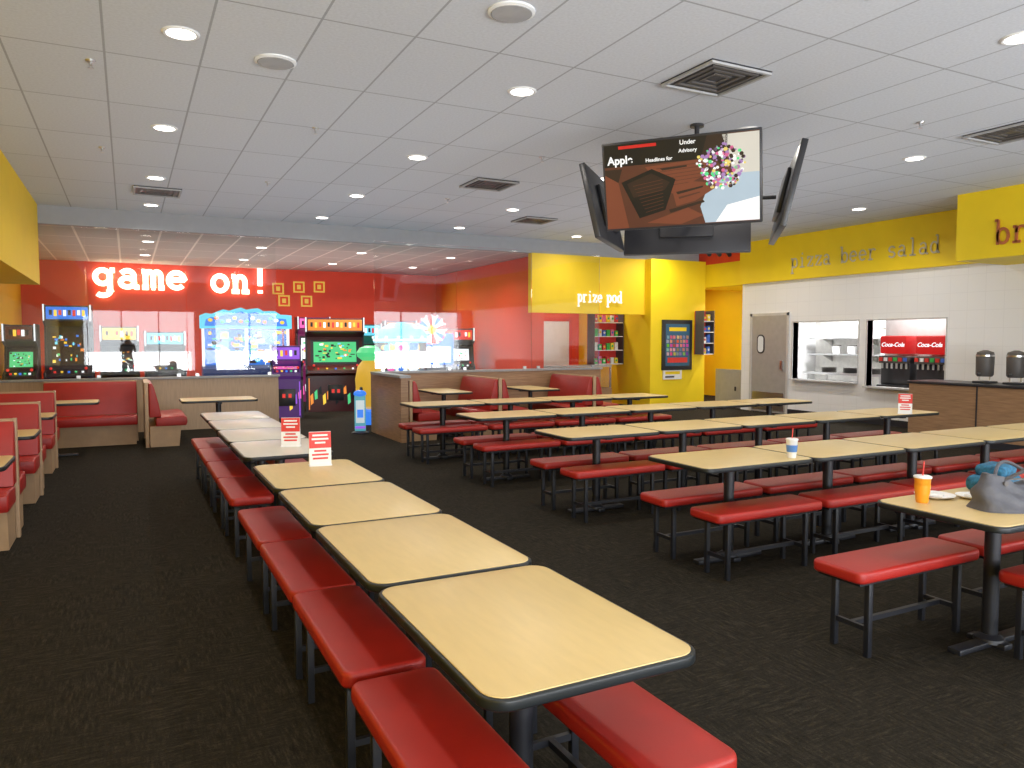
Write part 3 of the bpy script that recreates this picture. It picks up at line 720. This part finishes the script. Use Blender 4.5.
b.obj('print',t,smooth=False)
t=thing('notice_sign','small white and yellow notice on pier','sign',(11.6,PY-.26,.78))
B().box(-.28,.28,-.015,.008,-.12,.12,M['paper']).obj('panel',t)
b=B(); b.box(-.22,.22,-.018,-.015,.0,.07,M['yellow2']); b.box(-.22,.05,-.018,-.015,-.08,-.04,M['dark']); b.obj('print',t)
def prizeshelf(loc,w,z0,z1,n,rot=0):
    t=thing('prize_shelf','display shelf stocked with small colourful prizes','shelf',loc,rot,'prize display shelves')
    b=B(); b.box(-w/2,w/2,.3,.33,z0,z1,M['redp'])
    for s in (-1,1): b.box(s*w/2-.01,s*w/2+.01,0,.3,z0,z1,M['dgrey'])
    b.obj('case',t,smooth=False)
    for k in range(n):
        z=z0+(z1-z0)*k/n; B().box(-w/2+.016,w/2-.016,0,.3,z,z+.02,M['wht']).obj('shelf_board',t)
    return t,[z0+(z1-z0)*k/n+.02 for k in range(n)]
pm=[mat('prize_%s'%c,v,.5) for c,v in (('red',(.7,.05,.05)),('blue',(.05,.15,.6)),('green',(.05,.5,.1)),('yellow',(.9,.7,.05)),('pink',(.8,.2,.4)),('white',(.8,.8,.8)))]
for (x,y,w,z0,z1) in ((10.5,15.3,.85,1.0,2.35),(12.42,13.9,.32,1.25,2.3)):
    s,zs=prizeshelf((x,y,0),w,z0,z1,4)
    for z in zs:
        nn=int((w-.06)/.12)
        for k in range(nn):
            hh=.12+.08*rr.random(); mm=pm[rr.randrange(6)]
            t=thing('toy_prize','small colourful boxed toy prize on shelf','toy',(x-w/2+.09+.12*k,y+.1,z),0,'small prizes on display shelves')
            b=B(); b.box(-.045,.045,-.04,.04,0,hh,mm,bev=.01); b.obj('box',t); 
            b=B(); b.sph((0,-.041,hh*.55),(.028,.006,.03),pm[rr.randrange(6)],8); b.obj('picture',t)
t=thing('prize_counter','glass fronted prize display counter','display case',(9.15,14.95,0))
b=B(); b.box(-.8,1.2,0,.55,0,.45,M['wood']); b.obj('base',t,smooth=False)
b=B(); b.box(-.8,1.2,0,.55,.96,1.0,M['steel']); b.obj('worktop',t)
b=B(); b.box(-.79,1.19,.01,.02,.45,.96,M['glass']); b.obj('glass_front',t,smooth=False)
for x in (-.78,-.2,.5,1.17): B().box(x-.015,x+.015,.02,.05,.45,.96,M['steel']).obj('post',t)
for k in range(11):
    t=thing('toy_prize','small colourful toy prize inside counter','toy',(8.5+.15*k,15.2,.45),0,'small prizes in the display counter')
    b=B(); b.box(-.05,.05,-.05,.05,0,.15+.1*rr.random(),pm[k%6],bev=.015); b.obj('box',t)
    b=B(); b.sph((0,-.052,.09),(.03,.006,.03),pm[(k+2)%6],8); b.obj('picture',t)
# door in the prize room
b=B(); b.box(10.3,10.38,17.36,17.39,0,2.15,M['redp']); b.box(11.22,11.3,17.36,17.39,0,2.15,M['redp']); b.box(10.3,11.3,17.36,17.39,2.1,2.18,M['redp']); b.box(10.38,11.22,17.37,17.399,0,2.1,M['white'])
b.bm.transform(Matrix.Translation((-.6,0,0)))
struct(b,'door_2')
t=thing('electrical_panel','grey metal panel box on hall wall','panel',(12.74,13.6,0))
b=B(); b.box(0,.03,-.5,.4,.0,.9,M['steelm']); b.obj('cover',t); B().box(-.01,0,-.3,-.25,.4,.5,M['dark']).obj('latch',t)
# spot heads under the hall header
t=thing('track_light','black ceiling track with three spot heads','track light',(12.35,13.55,3.55),-.3)
B().box(-.35,.35,-.015,.015,.2,.23,M['dark']).obj('track',t)
for x in (-.25,0,.25):
    b=B(); b.cyl((x,0,.2),(x,0,.1),.012,M['dark'],seg=8); b.cyl((x,.05,.1),(x,-.08,.03),.04,M['dark'],r2=.05,seg=14); b.obj('spot_head',t)

# ================================================================ KITCHEN & COUNTER
def frame(n,Y):
    b=B(); a,c,z0,z1=Y
    b.box(RX-.015,RX+.16,a-.025,a,z0-.025,z1+.025,M['steelw']); b.box(RX-.015,RX+.16,c,c+.025,z0-.025,z1+.025,M['steelw'])
    b.box(RX-.015,RX+.16,a,c,z1,z1+.025,M['steelw']); b.box(RX-.12,RX+.16,a,c,z0-.03,z0,M['steelw'])
    struct(b,'window_'+str(n))
frame(4,A); frame(5,D)
t=thing('kitchen_table','stainless steel prep table with shelf','work table',(13.7,10.9,0))
b=B(); b.box(-.35,.35,-1.0,1.0,.86,.9,M['steel']); b.obj('worktop',t)
b=B(); b.box(-.33,.33,-.95,.95,.3,.33,M['steel']); b.obj('lower_shelf',t)
for x in (-.3,.3):
    for y in (-.9,.9): B().cyl((x,y,0),(x,y,.86),.02,M['steel']).obj('leg',t)
for i,z in enumerate((1.25,1.62)):
    t=thing('kitchen_shelf','stainless wall shelf with white containers','shelf',(14.75,11.2,z),0,'kitchen wall shelves')
    B().box(-.3,.14,-1.5,1.5,0,.03,M['steel']).obj('shelf_board',t)
    for y in (-1.2,0,1.2): B().prism([(-.2,0),(.14,0),(.14,-.16)],'y',y-.01,y+.01,M['steel']).obj('bracket',t)
for k in range(10):
    z=1.282 if k<6 else 1.652
    t=thing('food_container','white plastic food container on steel shelf','container',(14.6,9.95+.42*(k%6),z),0,'kitchen containers')
    B().lathe([(.08,0),(.09,.01),(.1,.18)],(0,0,0),M['wht']).obj('tub',t); B().lathe([(.105,.18),(.105,.2)],(0,0,0),M['dgrey']).obj('lid',t)
for k in range(3):
    t=thing('pizza_pan_stack','stack of dark round pizza pans','pan',(13.6,10.3+.55*k,.9),0,'stacks of pizza pans')
    b=B()
    for j in range(6): b.lathe([(.14,.02*j),(.16,.02*j+.012)],(0,0,0),M['dgrey'])
    b.obj('pans',t)
# behind dispensers: recess back
struct(B().box(13.25,13.3,7.11,9.8,0,2.8,M['steelw']),'wall_dispenser_recess')
lamp(12.95,8.9,2.75,30,.2,(1,.98,.95))
t=thing('dispenser_counter','stainless steel drinks counter under wall opening','counter',(RX+.16,8.92,0))
b=B(); b.box(0,.48,-.85,.85,.66,.70,M['steel']); b.obj('worktop',t); B().box(.02,.46,-.84,.84,0,.66,M['wood']).obj('cabinet_body',t)
def soda(y,lab):
    t=thing('soda_dispenser',lab,'drinks dispenser',(RX+.2,y,.70),-R90,'soda dispensers')
    b=B(); b.box(-.3,.3,.0,.4,0,.05,M['dark'],bev=.01); b.box(-.3,.3,.12,.42,.05,.58,M['dark'],bev=.01); b.box(-.3,.3,.05,.42,.46,.60,M['dgrey'],bev=.01); b.obj('body',t)
    B().box(-.27,.27,.03,.4,.64,.98,E['logored'],bev=.03).obj('header',t)
    for k in range(6): B().cyl((-.25+.1*k,.09,.46),(-.25+.1*k,.09,.36),.02,M['steelm'],seg=10).obj('nozzle',t)
    for k in range(6): B().box(-.285+.1*k,-.215+.1*k,.035,.05,.50,.57,[M['redp'],M['wht'],M['redp'],pm[2],M['redp'],pm[1]][k]).obj('flavour_label',t)
    fonttext('Coca-Cola',.11,E['white'],t,(0,.026,.81),(R90,0,0),'logo',ext=.002,off=.002,shear=.3)
soda(9.33,'red topped soda dispenser with white logo'); soda(8.60,'red topped soda dispenser with white logo')
# front counter
t=thing('service_counter','wood panelled service counter with black top','counter',(11.3,0,0))
b=B(); b.box(0,.65,2.0,7.9,0,.90,M['wood']); b.obj('cabinet_body',t,smooth=False)
b=B(); b.box(-.03,.68,1.97,7.93,.90,.945,M['dark'],bev=.01); b.obj('worktop',t)
for y in (3.2,4.4,5.6,6.8): B().box(-.008,0,y-.01,y+.01,0.1,.9,M['dark']).obj('panel_joint',t)
B().box(-.012,0,2.0,7.9,0,.1,M['dark']).obj('kick_plate',t)
def urn(y,x=11.62):
    t=thing('coffee_urn','black and steel beverage urn on counter','urn',(x,y,.945),-R90,'beverage urns')
    B().box(-.12,.12,-.1,.16,0,.03,M['dark'],bev=.008).obj('base',t)
    B().lathe([(.1,.1),(.12,.13),(.125,.42),(.11,.47),(.03,.5)],(0,.02,0),M['dgrey']).obj('tank',t)
    for s in (-.08,.08): B().cyl((s,.02,.02),(s,.02,.13),.012,M['steel'],seg=8).obj('leg',t)
    b=B(); b.cyl((0,-.1,.15),(0,-.16,.15),.014,M['steel'],seg=8); b.cyl((0,-.155,.16),(0,-.155,.11),.01,M['dark'],seg=8); b.obj('tap',t)
    B().lathe([(.12,.40),(.128,.405),(.128,.43)],(0,.02,0),M['steel']).obj('band',t)
urn(6.9);urn(6.45);urn(6.0)

# ================================================================ PHOTOGRAPHER (seen mirrored in the partition glass)
def skin(name,V,Ed,m,parent,sub=2,root=0):
    me=bpy.data.meshes.new(name); me.from_pydata([v[:3] for v in V],Ed,[]); o=bpy.data.objects.new(name,me); COL.objects.link(o)
    md=o.modifiers.new('s','SKIN'); md.use_smooth_shade=True
    for i,v in enumerate(V):
        d=me.skin_vertices[0].data[i]; d.radius=(v[3],v[4] if len(v)>4 else v[3]); d.use_root=(i==root)
    sm=o.modifiers.new('u','SUBSURF'); sm.levels=sub; sm.render_levels=sub
    dg=bpy.context.evaluated_depsgraph_get(); mm=bpy.data.meshes.new_from_object(o.evaluated_get(dg)); bpy.data.objects.remove(o)
    mm.materials.clear(); mm.materials.append(m)
    for p in mm.polygons: p.use_smooth=True; p.material_index=0
    n=bpy.data.objects.new(name,mm); COL.objects.link(n); n.parent=parent; return n
sk=mat('skin_tone',(.55,.33,.23),.5); cl=mat('dark_shirt_cloth',(.03,.035,.05),.85); jn=mat('denim_cloth',(.04,.06,.12),.85); hr=mat('dark_hair',(.02,.014,.01),.6)
t=thing('person','person in dark shirt holding up a phone to photograph','person',(0,-.52,0),0)
V=[(0,0,.95,.14,.10),(0,0,1.15,.13,.09),(0,0,1.35,.16,.10),(0,0,1.45,.09,.07),(0,.01,1.52,.05),(0,.03,1.60,.07,.085),(0,.03,1.68,.075,.09),(0,.02,1.74,.05,.06)]
Ed=[(i,i+1) for i in range(7)]
def add(p,par): V.append(p); Ed.append((par,len(V)-1)); return len(V)-1
for s in (-1,1):
    a=add((s*.17,0,1.41,.055),2); a=add((s*.24,.06,1.17,.042),a); a=add((s*.10,.33,1.50,.028),a)
    h_=add((s*.065,.36,1.55,.022,.03),a)
    for j in range(4):
        f=add((s*.055,.375,1.545+.017*j,.009),h_); f=add((s*.03,.405+.002*j,1.55+.017*j,.008),f); f=add((s*.005+s*.02,.42,1.553+.016*j,.0075),f)
    f=add((s*.05,.35,1.57,.010),h_); f=add((s*.03,.345,1.60,.008),f)
    a=add((s*.09,0,.86,.085),0); a=add((s*.11,.02,.48,.055),a); a=add((s*.12,-.02,.09,.038),a); a=add((s*.13,.12,.035,.035,.025),a)
skin('body',V,Ed,sk,t)
V=[(0,0,.93,.155,.115),(0,0,1.15,.145,.105),(0,0,1.35,.175,.115),(0,0,1.44,.11,.085)]; Ed=[(0,1),(1,2),(2,3)]
for s in (-1,1):
    a=add((s*.17,0,1.41,.068),2); a=add((s*.22,.04,1.24,.058),a)
skin('shirt',V,Ed,cl,t)
V=[(0,0,.97,.15,.11)]; Ed=[]
for s in (-1,1):
    a=add((s*.09,0,.86,.10),0); a=add((s*.11,.02,.48,.07),a); a=add((s*.12,-.02,.12,.052),a)
skin('trousers',V,Ed,jn,t)
b=B(); b.sph((0,-.0,1.70),(.085,.10,.10),hr,18); b.bm.faces.ensure_lookup_table()
b.obj('hair',t)
for s in (-1,1): B().sph((s*.032,.112,1.655),(.013,.008,.008),M['wht'],10).sph((s*.032,.119,1.655),(.006,.004,.006),M['dark'],8).obj('eye',t)
B().prism([(.11,1.655),(.14,1.61),(.11,1.605)],'x',-.012,.012,sk,bev=.003).obj('nose',t)
B().sph((0,.112,1.575),(.025,.008,.007),mat('lip_tone',(.45,.16,.13),.5),10).obj('mouth',t)
for s in (-1,1): B().sph((s*.082,.02,1.64),(.012,.022,.032),sk,10).obj('ear',t)
for s in (-1,1): B().prism(rrect(s*.13-.045,s*.13+.045,-.08,.19,.04),'z',0,.07,M['dark'],bev=.02).obj('shoe',t)
t=thing('mobile_phone','black mobile phone held up in both hands','phone',(0,-.085,1.585))
B().box(-.075,.075,-.004,.004,-.037,.037,M['dark'],bev=.003).obj('phone_body',t)
B().box(-.07,.07,-.0055,-.004,-.033,.033,E['tblue']).obj('screen',t)

# ================================================================ WORLD & CAMERA
w=bpy.data.worlds.new('World'); SC.world=w; w.use_nodes=True
w.node_tree.nodes['Background'].inputs[0].default_value=(.85,.92,1,1); w.node_tree.nodes['Background'].inputs[1].default_value=1.5
cam=bpy.data.cameras.new('cam'); co=bpy.data.objects.new('camera',cam); COL.objects.link(co); SC.camera=co
cam.lens=26.37; cam.sensor_width=36; cam.clip_end=200; cam.clip_start=.02
co.location=(0,0,1.6); co.rotation_euler=(math.radians(90-3.36),0,math.radians(-27.1))
